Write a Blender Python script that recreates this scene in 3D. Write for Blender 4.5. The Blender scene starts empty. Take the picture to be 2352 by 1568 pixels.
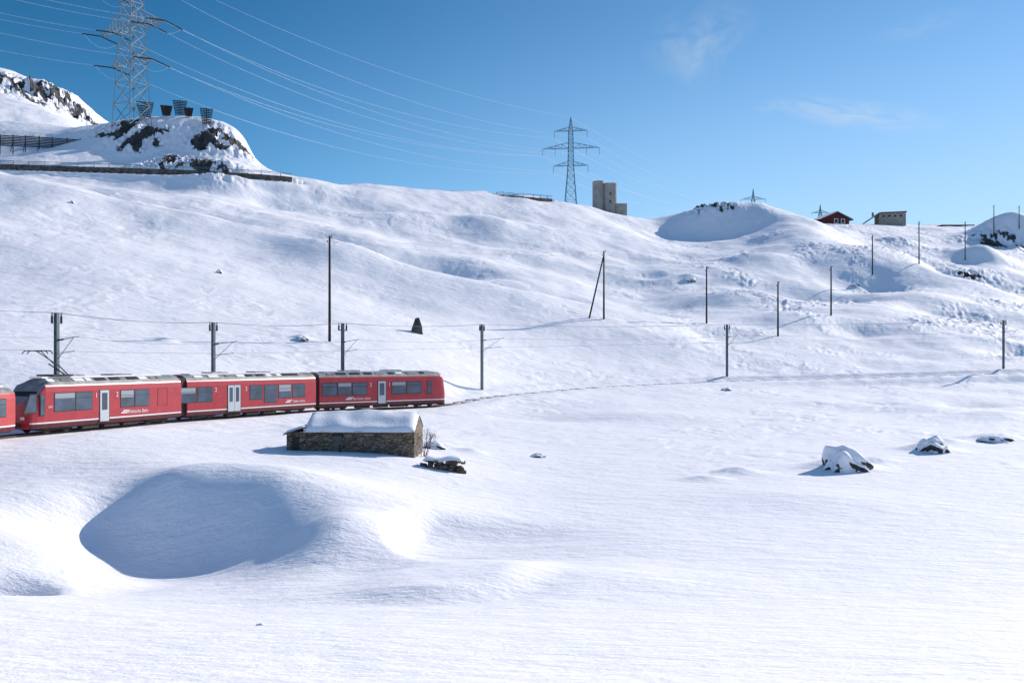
import bpy, math, random
import numpy as np
from mathutils import Vector, Matrix
random.seed(4); rng=np.random.RandomState(7)
F=2287.0; CX=1176.0; HV=824.0
def W(u,v,d): return ((u-CX)/F*d, d, (HV-v)/F*d)
def ss(a,b,x):
    t=np.clip((x-a)/(b-a),0,1); return t*t*(3-2*t)
# ---------------------------------------------------------------- noise
PERM=rng.permutation(256); PERM=np.concatenate([PERM,PERM,PERM])
GR=np.stack([np.cos(np.arange(256)*2*math.pi/256*37),np.sin(np.arange(256)*2*math.pi/256*37)],1)
def perlin(x,y,seed=0):
    xi=np.floor(x).astype(np.int64); yi=np.floor(y).astype(np.int64)
    xf=x-xi; yf=y-yi
    def g(ix,iy,fx,fy):
        h=PERM[(PERM[(ix+seed*17)&255]+iy)&255]
        G=GR[h]; return G[...,0]*fx+G[...,1]*fy
    a=g(xi,yi,xf,yf); b=g(xi+1,yi,xf-1,yf); c=g(xi,yi+1,xf,yf-1); d=g(xi+1,yi+1,xf-1,yf-1)
    sx=xf*xf*xf*(xf*(xf*6-15)+10); sy=yf*yf*yf*(yf*(yf*6-15)+10)
    return (a+(b-a)*sx)*(1-sy)+(c+(d-c)*sx)*sy
def fbm(x,y,o=4,seed=0,gain=.5):
    s=0;a=1
    for i in range(o):
        s=s+a*perlin(x*2**i,y*2**i,seed+i*3); a*=gain
    return s
# ---------------------------------------------------------------- terrain control points (image column: assumed distance, image row)
T={
-450:[(14,1568),(20,1460),(28,1380),(36,1280),(44,1190),(52,1110),(60,1060),(75,950),(90,830),(110,730),(140,600),(170,480),(200,390),(225,340),(255,365),(295,378),(306,355),(335,330),(365,285),(420,300)],
0:[(14,1568),(20,1460),(28,1385),(36,1300),(42,1200),(50,1110),(58,1040),(66,1000),(90,845),(110,750),(140,640),(170,530),(200,445),(294,400),(303,374),(330,345),(355,290),(370,284),(420,310)],
150:[(35,1345),(40,1262),(46,1160),(54,1070),(285,415)],
225:[(35,1362),(41,1312),(45.5,1235),(52,1085)],
300:[(14,1568),(20,1462),(28,1398),(36,1360),(43.5,1288),(49,1110),(55,1055),(62,1020),(70,990),(76,975),(92,862),(110,790),(140,675),(170,570),(200,502),(280,438),(297,410),(306,385),(320,362),(334,305),(345,276),(370,300),(450,400)],
400:[(28,1400),(36,1350),(43,1292),(48,1092),(54,1062)],
450:[(345,268),(335,300),(320,360),(306,392)],
520:[(28,1400),(36,1342),(42.5,1280),(47.5,1092),(53,1070)],
560:[(343,320),(325,372),(308,398),(370,360)],
600:[(14,1568),(20,1462),(28,1398),(60,1050),(75,998),(86,962),(104,862),(118,800),(140,725),(170,630),(195,567),(290,474),(305,436),(322,392),(345,398),(450,500)],
640:[(35,1332),(41.5,1245),(46.5,1098),(53,1072)],
680:[(318,408),(345,425)],
740:[(35,1325),(41,1215),(45.5,1130),(52,1085)],
820:[(35,1325),(41,1205),(45.5,1140),(52,1098)],
900:[(14,1568),(20,1460),(28,1388),(34,1320),(42,1200),(50,1120),(62,1050),(75,1005),(95,955),(104,937),(116,862),(130,800),(150,740),(175,678),(280,540),(310,482),(345,427),(375,445),(480,540)],
1176:[(14,1568),(20,1465),(28,1385),(36,1305),(45,1215),(55,1140),(65,1080),(80,1020),(98,968),(114,930),(136,862),(152,805),(175,728),(270,598),(300,540),(330,495),(370,447),(400,465),(520,560)],
1450:[(14,1568),(20,1465),(28,1385),(36,1305),(45,1220),(55,1145),(65,1090),(80,1030),(98,980),(118,930),(133,900),(152,855),(168,795),(182,745),(255,650),(280,610),(310,570),(340,532),(375,494),(400,515),(500,580)],
1500:[(345,548),(360,522),(375,500)],
1620:[(345,556),(357,538),(372,476),(395,500)],
1750:[(14,1568),(20,1465),(28,1385),(36,1305),(45,1222),(55,1148),(65,1092),(80,1035),(98,985),(118,938),(136,905),(164,848),(182,790),(202,750),(225,705),(260,650),(290,600),(330,552),(352,520),(372,473),(400,505),(520,580)],
1850:[(300,585),(330,530),(355,500),(380,515),(440,518)],
2000:[(14,1568),(20,1465),(28,1385),(36,1305),(45,1224),(55,1150),(65,1095),(80,1038),(98,990),(118,948),(138,912),(170,842),(190,790),(220,720),(250,672),(275,632),(300,566),(318,595),(350,570),(400,530),(450,514),(500,530)],
2130:[(300,606),(318,660),(350,600)],
2250:[(14,1568),(20,1465),(28,1385),(36,1305),(45,1226),(55,1152),(65,1098),(80,1040),(98,993),(118,950),(138,915),(173,835),(192,785),(220,735),(250,695),(272,648),(292,695),(330,635),(380,570),(430,535),(480,517),(540,535)],
2600:[(14,1568),(20,1465),(28,1385),(45,1226),(65,1098),(98,993),(138,915),(176,830),(200,785),(240,735),(272,690),(300,700),(340,640),(400,560),(480,505),(540,530)],
2900:[(14,1568),(28,1385),(65,1098),(138,905),(200,790),(272,700),(400,560),(480,495),(540,520)],
}
ctl=[]
for u,l in T.items():
    for d,v in l: ctl.append((u,v,d))
# brow of the near hillside, with the gully behind it
RA=[(-150,365,222),(0,396,221),(130,430,220),(260,466,220),(400,499,218),(550,532,214),(680,560,210),(800,590,206),(900,618,202),(1000,641,199),(1100,660,197),(1200,676,196),(1300,690,196),(1400,703,196),(1480,715,197)]
ru=np.array([p[0] for p in RA],float); rv=np.array([p[1] for p in RA],float); rd=np.array([p[2] for p in RA],float)
for u in range(-120,1500,75):
    v=float(np.interp(u,ru,rv)); d=float(np.interp(u,ru,rd)); k=1-.75*max(0,(u-1150)/350); k2=min(1,max(.25,(u+160)/420))
    ctl+= [(u,v,d),(u,v+85*k*k2,d*1.065)]
    if u>180: ctl+=[(u,v+34*k*k2,d*1.125),(u,v-22*k*k2,d*1.185)]
    else: ctl+=[(u,v+6,d*1.17)]
for p in [(-450,90,640),(-200,120,640),(-80,140,640),(0,158,640),(90,188,640),(160,215,640),(210,262,640),(300,350,640),(-450,230,520),(0,235,520),(120,265,520),(210,300,520),(330,400,520),
          (600,520,640),(900,560,640),(1176,590,640),(1450,600,640),(1750,600,640),(2000,590,640),(2300,580,640),(2900,560,640),
          (-450,400,1100),(0,420,1100),(600,600,1100),(1176,640,1100),(1750,650,1100),(2300,640,1100),(2900,620,1100),
          (-450,700,2500),(600,740,2500),(1176,760,2500),(1750,760,2500),(2900,740,2500)]: ctl.append(p)
P=np.array([W(*c) for c in ctl])
R=np.hypot(P[:,0],P[:,1]); TH=np.arctan2(P[:,0],P[:,1]); L=np.log(R); S=P[:,2]/R
def ker(r2): return 0.5*r2*np.log(r2+1e-12)
n=len(R)
A=ker((TH[:,None]-TH[None])**2+(L[:,None]-L[None])**2)+np.eye(n)*1.5e-6
Q=np.stack([np.ones(n),TH,L],1)
M=np.block([[A,Q],[Q.T,np.zeros((3,3))]])
sol=np.linalg.solve(M,np.concatenate([S,np.zeros(3)]))
wv=sol[:n]; cc=sol[n:]
def Hb(x,y):
    r=np.maximum(np.hypot(x,y),.5); th=np.arctan2(x,y)
    tc=np.clip(th,-.68,.68); l=np.log(np.maximum(r,13))
    o=cc[0]+cc[1]*tc+cc[2]*l
    for i in range(n):
        o=o+wv[i]*ker((tc-TH[i])**2+(l-L[i])**2)
    z=o*r
    z=z*ss(8,15,r)+(-4.4)*(1-ss(8,15,r))
    w=ss(.75,1.9,np.abs(th))
    return z*(1-w)+(-5)*w
DS=np.exp(np.linspace(math.log(11),math.log(800),1400))
def hit(u,v,fn,dmin=0):
    x=(u-CX)/F*DS; z=fn(x,DS.copy()); rz=(HV-v)/F*DS
    k=np.where((rz<=z)&(DS>dmin))[0]
    i=k[0] if len(k) else len(DS)-1
    return float(x[i]),float(DS[i]),float(z[i])
def dens(pts,step=3.0):
    pts=np.array(pts,float); out=[]
    m=len(pts)
    for i in range(m-1):
        p0=pts[max(i-1,0)];p1=pts[i];p2=pts[i+1];p3=pts[min(i+2,m-1)]
        k=max(2,int(np.linalg.norm(p2-p1)/step))
        for j in range(k):
            t=j/k
            out.append(.5*((2*p1)+(-p0+p2)*t+(2*p0-5*p1+4*p2-p3)*t*t+(-p0+3*p1-3*p2+p3)*t**3))
    out.append(pts[-1]); return np.array(out)
ZR=-5.1
C0=Vector((-33.3,67.0));C1=Vector((-28.2,82.2));C2=Vector((-20.1,97.8));C3=Vector((-8.2,108.8))
track=dens([(-36.5,20,ZR),(-36,50,ZR),(C0.x,C0.y,ZR),(C1.x,C1.y,ZR),(C2.x,C2.y,ZR),(C3.x,C3.y,ZR),W(1110,914,119),W(1250,900,129),W(1400,888,138),W(1672,876,151),W(2000,868,158),W(2352,857,163),W(2800,848,168),W(3300,840,170)],3)
road=dens([W(-450,365,297),W(-150,371,298),W(0,376,299),W(250,384,301),W(450,391,304),W(600,400,308),W(670,406,313)],4)
road2=dens([W(1140,447,364),W(1180,450,360),W(1225,453,360),W(1268,456,366)],3)
toe=dens([W(420,1372,29.5),W(700,1380,29),W(880,1394,28.6),W(1020,1404,28.4),W(1130,1386,29),W(1230,1345,30.5),W(1310,1290,33.5)],.6)
def sdist(x,y,line):
    best=np.full(x.shape,1e9); sg=np.zeros(x.shape); zz=np.zeros(x.shape)
    for i in range(len(line)-1):
        a=line[i];b=line[i+1]; dx,dy=b[0]-a[0],b[1]-a[1]; l2=dx*dx+dy*dy
        t=((x-a[0])*dx+(y-a[1])*dy)/l2; tc=np.clip(t,0,1)
        px=a[0]+dx*tc-x; py=a[1]+dy*tc-y; d=np.hypot(px,py)
        m=d<best; best=np.where(m,d,best)
        s=dx*(y-a[1])-dy*(x-a[0]); sg=np.where(m,np.sign(s),sg); zz=np.where(m,a[2]+(b[2]-a[2])*tc,zz)
    return best*sg,zz
HOL=[(1025,608,-4.5,13,8),(1500,632,-1.2,4,3.5),(745,548,-3.0,10,7),(1590,525,-3,16,8),(1690,530,-2,12,6),(1985,762,-1.5,7,4),
     (1880,668,-5,13,9),(2020,650,-4,11,7),(2230,925,-.9,5,3.5),(2040,928,-.8,4,3),(840,480,-3,13,8),(1120,520,3,18,11),(900,505,3,12,10),
     (780,575,1.5,9,8),(1250,600,2.5,14,9),(1400,640,-2,12,8),(1700,690,2.4,12,8),(2330,560,13,16,10),(2260,600,5,9,7),(2130,690,2,10,7),(2060,560,2.5,9,8),
     (560,440,2.5,14,7),(420,430,-2,14,7),(1830,740,1.6,10,7),(2340,800,-2.4,7,5),(1500,780,.9,9,6),(620,470,-2.5,12,7),(1760,600,2.8,12,8),(1620,650,-1.4,9,6),(1060,570,2.2,9,8),
     (2120,945,.6,5,3),(2290,960,.7,5,4),(1900,930,.5,7,4),(1500,960,.5,9,5),(1250,960,-.4,7,4),(2200,720,-2,8,6),(1640,760,-1.2,9,6)]
holw=[]
for (u,v,a,sx,sy) in HOL:
    x,y,z=hit(u,v,Hb); holw.append((x,y,a,sx,sy))
NEAR=[(-7.2,40.5,.5,1.8,2.6),(2.5,33,.3,4,3),(16,55,.3,5,4)]
BOWL=[(-17.6,33.5,-.9,1.9,1.9)]
MND=[]
for (u,v,h,s) in [(1935,1075,.7,2.2),(2135,1035,.7,2.1),(2290,1010,.6,2.4),(1697,1085,.4,1.4),(1010,1025,.35,1.2),(692,778,.5,1.2),(378,786,.4,1.2),(1585,640,1.0,3),(2170,1015,.35,1.6),(1620,1100,.25,1.2),(2010,1060,.3,1.5),(1080,1038,.25,1.0)]:
    x,y,z=hit(u,v,Hb); MND.append((x,y,h,s,s*.8))
def H0(x,y):
    z=Hb(x,y); r=np.hypot(x,y)
    for (a,b,h,sx,sy) in holw+NEAR+MND:
        z=z+h*np.exp(-((x-a)/sx)**2-((y-b)/sy)**2)
    for (a,b,h,sx,sy) in BOWL:
        z=z+h*np.exp(-(((x-a)/sx)**2+((y-b)/sy)**2)**1.8)
    q=x-(-4.9+.065*(y-42)**2)
    z=z-1.05*ss(-.8,.8,q)*np.exp(-(np.maximum(q,0)/5.5)**2)*np.exp(-((y-42)/3.9)**4)
    s,_=sdist(x,y,toe)
    tp=ss(-10,-3.5,x)*(1-ss(-.4,2.4,x))
    z=z+(.10+.24*ss(-6,-2.5,x))*tp*ss(-.3,1.8,s+.18*perlin(x/1.6,y/1.6,88))*np.exp(-(np.maximum(s,0)/5.0)**2)-.06*tp*np.exp(-((s+.4)/.6)**2)
    far=ss(110,260,r)
    z=z+fbm(x/38,y/38,3,1)*1.7*far
    z=z+fbm(x/15,y/15,3,5)*(0.08*ss(20,60,r)+.20*ss(80,140,r)+.32*far)
    xr=x*.8+y*.6; yr=-x*.6+y*.8
    wx=xr+fbm(x/7,y/7,2,51)*3; wy=yr+fbm(x/7,y/7,2,57)*2.2
    patch=ss(-.15,.35,fbm(x/22,y/22,2,61))
    z=z+np.abs(fbm(wx/8,wy/3.2,4,9))*(.018+.22*ss(50,95,r)+.14*far)*(.35+.65*patch)
    rg=ss(.10,.26,x/np.maximum(y,1))*ss(150,220,r)*(y>0)
    z=z+np.abs(fbm(wx/5,wy/2.2,4,71,.6))*.75*rg*patch
    z=z+fbm(wx/2.2,wy/1.0,2,77)*.085*ss(55,105,r)*(.35+.65*patch)
    return z
ROCK=[(290,300,9,.95),(330,318,8,1.1),(375,300,5,.6),(480,318,8,1.15),(520,330,7,1.1),(550,345,6,1.0),(380,375,8,.9),(440,380,8,1.05),(500,383,8,.95),(250,300,5,.75),
      (50,195,22,.95),(110,225,26,1.3),(150,240,26,1.4),(190,262,18,1.3),(20,185,18,.8),(60,225,20,.7),
      (2270,560,8,.9),(2225,630,7,.8),(2320,560,7,.8),(1610,478,5,1.0),(1650,476,5,1.0),(1680,474,4,.7)]
rockw=[]
for (u,v,s,a) in ROCK:
    x,y,z=hit(u,v,H0); rockw.append((x,y,s,a))
def Hr(x,y):
    z=H0(x,y); rk=np.zeros(x.shape)
    for (a,b,s,w) in rockw: rk=np.maximum(rk,w*np.exp(-((x-a)**2+(y-b)**2)/(s*s)))
    rn=fbm(x/5.5,y/5.5,5,21,.6)
    big=ss(450,560,np.hypot(x,y))
    z=z+rk*(1-np.abs(rn)*3)*1.6+rk*big*(fbm(x/16,y/16,4,25,.55)*8)
    val=rk*(.55+rn*1.3+.25*perlin(x/1.7,y/1.7,33))
    s,tz=sdist(x,y,track); w=1-ss(2.0,5.5,np.abs(s))
    wn=perlin(x/2.3,y/2.3,41)
    right=ss(-12,2,x)
    bank=.8*ss(1.2,2.6,s)*right*(1-ss(3.5,7,s)*.6)+wn*.16*ss(1.0,2.5,np.abs(s))+.12*right
    z=z*(1-w)+(tz-.12+bank)*w
    s,tz=sdist(x,y,road); t=ss(-.4,.4,s)
    w=(1-ss(1.5,6,np.abs(s)))
    z=z*(1-w)+(tz-.25-2.0*(1-t))*w
    s,tz=sdist(x,y,road2); t=ss(-.4,.4,s)
    w=(1-ss(1.5,4.5,np.abs(s)))
    z=z*(1-w)+(tz-.2-1.8*(1-t))*w
    return z,val
def H(x,y): return Hr(x,y)[0]
def hz(x,y): return float(H(np.array([float(x)]),np.array([float(y)]))[0])
def hp(u,v,dmin=0): return hit(u,v,H,dmin)
# ---------------------------------------------------------------- materials
def mat(name,col,rough=.6,metal=0,var=0,vs=3,bump=0,bs=20,spec=.4):
    m=bpy.data.materials.new(name); m.use_nodes=True; nt=m.node_tree; b=nt.nodes['Principled BSDF']
    b.inputs['Roughness'].default_value=rough; b.inputs['Metallic'].default_value=metal
    b.inputs['Specular IOR Level'].default_value=spec
    tc=nt.nodes.new('ShaderNodeTexCoord')
    if var:
        no=nt.nodes.new('ShaderNodeTexNoise'); no.inputs['Scale'].default_value=vs; no.inputs['Detail'].default_value=5
        nt.links.new(tc.outputs['Object'],no.inputs['Vector'])
        r=nt.nodes.new('ShaderNodeValToRGB'); r.color_ramp.elements[0].position=.3; r.color_ramp.elements[1].position=.7
        r.color_ramp.elements[0].color=[max(0,c*(1-var)) for c in col]+[1]; r.color_ramp.elements[1].color=[min(1,c*(1+var)) for c in col]+[1]
        nt.links.new(no.outputs['Fac'],r.inputs['Fac']); nt.links.new(r.outputs['Color'],b.inputs['Base Color'])
    else: b.inputs['Base Color'].default_value=(*col,1)
    if bump:
        n2=nt.nodes.new('ShaderNodeTexNoise'); n2.inputs['Scale'].default_value=bs; n2.inputs['Detail'].default_value=5
        nt.links.new(tc.outputs['Object'],n2.inputs['Vector'])
        bm=nt.nodes.new('ShaderNodeBump'); bm.inputs['Strength'].default_value=.8; bm.inputs['Distance'].default_value=bump
        nt.links.new(n2.outputs['Fac'],bm.inputs['Height']); nt.links.new(bm.outputs['Normal'],b.inputs['Normal'])
    return m
SNOWC=(.945,.91,.92)
def snow_rock(name,mode,rockcol=(.085,.08,.078)):
    m=bpy.data.materials.new(name); m.use_nodes=True; nt=m.node_tree; N=nt.nodes; K=nt.links; b=N['Principled BSDF']
    b.inputs['Specular IOR Level'].default_value=.25
    tc=N.new('ShaderNodeTexCoord'); ob=tc.outputs['Object']
    def noise(sc,det,rough=.5,vec=ob):
        q=N.new('ShaderNodeTexNoise'); q.inputs['Scale'].default_value=sc; q.inputs['Detail'].default_value=det; q.inputs['Roughness'].default_value=rough
        K.new(vec,q.inputs['Vector']); return q.outputs['Fac']
    def mth(op,a,bb):
        q=N.new('ShaderNodeMath'); q.operation=op
        for i,s in enumerate((a,bb)):
            if isinstance(s,(int,float)): q.inputs[i].default_value=s
            else: K.new(s,q.inputs[i])
        return q.outputs[0]
    if mode=='attr':
        at=N.new('ShaderNodeAttribute'); at.attribute_name='rock'
        raw=mth('ADD',at.outputs['Fac'],mth('MULTIPLY',mth('SUBTRACT',noise(.55,5,.65),.5),.5))
        mr=N.new('ShaderNodeMapRange'); mr.inputs['From Min'].default_value=.40; mr.inputs['From Max'].default_value=.47; K.new(raw,mr.inputs['Value'])
    else:
        ge=N.new('ShaderNodeNewGeometry'); sp=N.new('ShaderNodeSeparateXYZ'); K.new(ge.outputs['Normal'],sp.inputs[0])
        raw=mth('SUBTRACT',mth('ADD',mth('MULTIPLY',noise(1.5,3),1.5),-.88),sp.outputs['Z'])
        mr=N.new('ShaderNodeMapRange'); mr.inputs['From Min'].default_value=0.0; mr.inputs['From Max'].default_value=.06; K.new(raw,mr.inputs['Value'])
    rk=N.new('ShaderNodeValToRGB'); rk.color_ramp.elements[0].position=.3; rk.color_ramp.elements[1].position=.75
    rk.color_ramp.elements[0].color=[c*.35 for c in rockcol]+[1]; rk.color_ramp.elements[1].color=[c*1.9 for c in rockcol]+[1]
    nz=noise(1.4 if mode=='attr' else 4,5,.68)
    K.new(nz,rk.inputs['Fac'])
    mx=N.new('ShaderNodeMix'); mx.data_type='RGBA'; K.new(mr.outputs[0],mx.inputs['Factor']); mx.inputs['A'].default_value=(*SNOWC,1); K.new(rk.outputs[0],mx.inputs['B'])
    K.new(mx.outputs['Result'],b.inputs['Base Color'])
    b.inputs['Roughness'].default_value=.7
    mp=N.new('ShaderNodeMapping'); mp.inputs['Rotation'].default_value=(0,0,math.radians(35)); mp.inputs['Scale'].default_value=(1,1.9,1); K.new(ob,mp.inputs['Vector'])
    h=mth('ADD',mth('MULTIPLY',noise(.5,6,.67,mp.outputs[0]),.26 if mode=='attr' else .12),mth('MULTIPLY',noise(6,3,.6),.018))
    h=mth('ADD',h,mth('MULTIPLY',mth('MULTIPLY',nz,mr.outputs[0]),1.5 if mode=='attr' else .25))
    bm=N.new('ShaderNodeBump'); bm.inputs['Strength'].default_value=.75; bm.inputs['Distance'].default_value=1.0
    K.new(h,bm.inputs['Height']); K.new(bm.outputs['Normal'],b.inputs['Normal'])
    return m
M_snowt=snow_rock('snow_terrain_mat','attr')
M_bould=snow_rock('snowy_rock_mat','nrm',(.06,.056,.054))
M_snow=mat('snow_mat',SNOWC,.7,bump=.03,bs=6,spec=.25)
M_red=mat('red_paint',(.40,.027,.038),.35,var=.12,vs=1.5,spec=.5)
M_red2=mat('faded_red_paint',(.50,.065,.065),.45,var=.1,vs=1.5)
M_dred=mat('dark_red_paint',(.11,.016,.02),.55,var=.3,vs=2)
M_white=mat('white_paint',(.75,.75,.74),.45)
M_door=mat('door_grey',(.50,.53,.55),.45,var=.06)
M_glass=mat('window_glass',(.04,.07,.11),.08,var=.5,vs=.8,spec=.8)
M_blind=mat('window_blind',(.30,.33,.36),.3,spec=.6)
M_black=mat('black_rubber',(.018,.018,.02),.6)
M_roof=mat('train_roof_grey',(.27,.265,.255),.6,var=.45,vs=1.2)
M_under=mat('underframe_dark',(.035,.03,.028),.8,var=.5,vs=4)
M_steel=mat('galvanised_steel',(.11,.15,.17),.5,metal=.3,var=.2)
M_lat=mat('lattice_steel',(.22,.26,.28),.55,metal=.2,var=.15,vs=.3)
M_latd=mat('lattice_steel_blue',(.06,.13,.17),.6,var=.15,vs=.3)
M_ins=mat('insulator_dark',(.03,.02,.02),.4)
M_cable=mat('aluminium_cable',(.80,.83,.85),.35)
M_wire=mat('dark_wire',(.16,.18,.20),.5)
M_wood=mat('pole_wood',(.035,.025,.022),.85,var=.4,vs=3,bump=.01)
M_fence=mat('weathered_fence_wood',(.045,.04,.042),.85,var=.4,vs=2)
M_conc=mat('concrete',(.30,.285,.26),.85,var=.22,vs=.5,bump=.05,bs=3)
M_wall=mat('retaining_wall_stone',(.10,.085,.075),.9,var=.6,vs=.8,bump=.2,bs=2)
M_chal=mat('red_timber',(.12,.022,.018),.8,var=.25)
M_brown=mat('brown_roof_edge',(.09,.06,.045),.8)
M_stoneh=mat('pale_stone_wall',(.30,.27,.23),.9,var=.3,vs=1)
M_rail=mat('rail_steel',(.07,.05,.045),.5,metal=.4)
M_bush=mat('twig_bark',(.07,.05,.04),.9)
M_wooddoor=mat('grey_wood_door',(.13,.12,.105),.9,var=.3,vs=6)
def masonry():
    m=bpy.data.materials.new('rubble_masonry'); m.use_nodes=True; nt=m.node_tree; N=nt.nodes; K=nt.links; b=N['Principled BSDF']; b.inputs['Roughness'].default_value=.9
    tc=N.new('ShaderNodeTexCoord'); mp=N.new('ShaderNodeMapping'); mp.inputs['Scale'].default_value=(3.6,3.6,8); K.new(tc.outputs['Object'],mp.inputs['Vector'])
    v=N.new('ShaderNodeTexVoronoi'); v.feature='F1'; v.inputs['Scale'].default_value=1; K.new(mp.outputs[0],v.inputs['Vector'])
    v2=N.new('ShaderNodeTexVoronoi'); v2.feature='DISTANCE_TO_EDGE'; v2.inputs['Scale'].default_value=1; K.new(mp.outputs[0],v2.inputs['Vector'])
    sp=N.new('ShaderNodeSeparateColor'); K.new(v.outputs['Color'],sp.inputs[0])
    r=N.new('ShaderNodeValToRGB'); e=r.color_ramp.elements; e[0].color=(.10,.075,.055,1); e[1].color=(.30,.235,.17,1); K.new(sp.outputs[0],r.inputs['Fac'])
    q=N.new('ShaderNodeMapRange'); q.inputs['From Max'].default_value=.07; K.new(v2.outputs['Distance'],q.inputs['Value'])
    mx=N.new('ShaderNodeMix'); mx.data_type='RGBA'; mx.inputs['A'].default_value=(.06,.045,.035,1); K.new(q.outputs[0],mx.inputs['Factor']); K.new(r.outputs[0],mx.inputs['B'])
    K.new(mx.outputs['Result'],b.inputs['Base Color'])
    bm=N.new('ShaderNodeBump'); bm.inputs['Distance'].default_value=.08; K.new(q.outputs[0],bm.inputs['Height']); K.new(bm.outputs['Normal'],b.inputs['Normal'])
    return m
M_mas=masonry()
# ---------------------------------------------------------------- mesh helper
class MB:
    def __init__(s): s.v=[];s.f=[];s.m=[];s.mats=[]
    def mi(s,m):
        if m not in s.mats: s.mats.append(m)
        return s.mats.index(m)
    def add(s,vs,fs,m):
        o=len(s.v); s.v+= [tuple(v) for v in vs]; k=s.mi(m)
        for f in fs: s.f.append([i+o for i in f]); s.m.append(k)
    def box(s,c,h,m,R=None):
        vs=[]
        for z in(-1,1):
            for y in(-1,1):
                for x in(-1,1):
                    p=Vector((x*h[0],y*h[1],z*h[2]))
                    if R: p=R@p
                    vs.append(p+Vector(c))
        s.add(vs,[(0,2,3,1),(4,5,7,6),(0,1,5,4),(2,6,7,3),(0,4,6,2),(1,3,7,5)],m)
    def tube(s,a,b,r,m,r2=None,n=4,cap=True):
        a=Vector(a);b=Vector(b); d=b-a
        if d.length<1e-6: return
        q=d.to_track_quat('Z','Y'); r2=r if r2 is None else r2; vs=[]
        for p,rr in((a,r),(b,r2)):
            for i in range(n):
                t=2*math.pi*(i+.5)/n; vs.append(p+q@Vector((math.cos(t)*rr,math.sin(t)*rr,0)))
        fs=[(i,(i+1)%n,n+(i+1)%n,n+i) for i in range(n)]
        if cap: fs+=[tuple(range(n))[::-1],tuple(range(n,2*n))]
        s.add(vs,fs,m)
    def prism(s,poly,y0,y1,m,axis='y'):
        k=len(poly); vs=[]
        for y in(y0,y1):
            for p in poly: vs.append((p[0],y,p[1]) if axis=='y' else (y,p[0],p[1]))
        s.add(vs,[(i,(i+1)%k,k+(i+1)%k,k+i) for i in range(k)]+[tuple(range(k))[::-1],tuple(range(k,2*k))],m)
    def obj(s,name,parent=None,loc=(0,0,0),rz=0,smooth=False):
        me=bpy.data.meshes.new(name); me.from_pydata(s.v,[],s.f)
        for m in s.mats: me.materials.append(m)
        me.polygons.foreach_set('material_index',s.m)
        if smooth: me.polygons.foreach_set('use_smooth',[True]*len(s.f))
        me.update(); o=bpy.data.objects.new(name,me); bpy.context.collection.objects.link(o)
        o.location=loc; o.rotation_euler=(0,0,rz)
        if parent: o.parent=parent
        return o
def empty(name,loc=(0,0,0),rz=0,parent=None):
    o=bpy.data.objects.new(name,None); bpy.context.collection.objects.link(o); o.location=loc; o.rotation_euler=(0,0,rz); o.empty_display_size=.5
    if parent:o.parent=parent
    return o
# ---------------------------------------------------------------- terrain mesh
th=np.concatenate([np.linspace(-math.pi,-.55,60)[:-1],np.linspace(-.55,.55,1150),np.linspace(.55,math.pi,60)[1:-1]])
rr=np.concatenate([np.geomspace(5,50,230)[:-1],np.geomspace(50,220,440)[:-1],np.geomspace(220,460,330)[:-1],np.geomspace(460,720,110)[:-1],np.geomspace(720,6000,40)])
nt_,nr=len(th),len(rr)
TT,RR=np.meshgrid(th,rr)
X=(np.sin(TT)*RR).ravel(); Y=(np.cos(TT)*RR).ravel()
Z,RK=Hr(X,Y)
X=np.append(X,0);Y=np.append(Y,0);Z=np.append(Z,-4.4);RK=np.append(RK,0)
co=np.stack([X,Y,Z],1).astype(np.float32)
i=np.arange(nr-1)[:,None]*nt_; j=np.arange(nt_)[None]; j2=(j+1)%nt_
quads=np.stack([i+j,i+nt_+j,i+nt_+j2,i+j2],-1).reshape(-1,4)[:, ::-1]
tri=np.stack([np.full(nt_,nr*nt_),np.arange(nt_),(np.arange(nt_)+1)%nt_],1)[:, ::-1]
me=bpy.data.meshes.new('snow_terrain')
nq=len(quads);ntr=len(tri)
me.vertices.add(len(co)); me.vertices.foreach_set('co',co.ravel())
me.loops.add(nq*4+ntr*3); me.loops.foreach_set('vertex_index',np.concatenate([quads.ravel(),tri.ravel()]).astype(np.int32))
me.polygons.add(nq+ntr)
me.polygons.foreach_set('loop_start',np.concatenate([np.arange(nq)*4,nq*4+np.arange(ntr)*3]).astype(np.int32))
me.polygons.foreach_set('loop_total',np.concatenate([np.full(nq,4),np.full(ntr,3)]).astype(np.int32))
me.polygons.foreach_set('use_smooth',np.ones(nq+ntr,bool))
me.update(calc_edges=True)
at=me.attributes.new('rock','FLOAT','POINT'); at.data.foreach_set('value',RK.astype(np.float32))
me.materials.append(M_snowt)
terr=bpy.data.objects.new('snow_terrain',me); bpy.context.collection.objects.link(terr)
me.validate()
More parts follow.
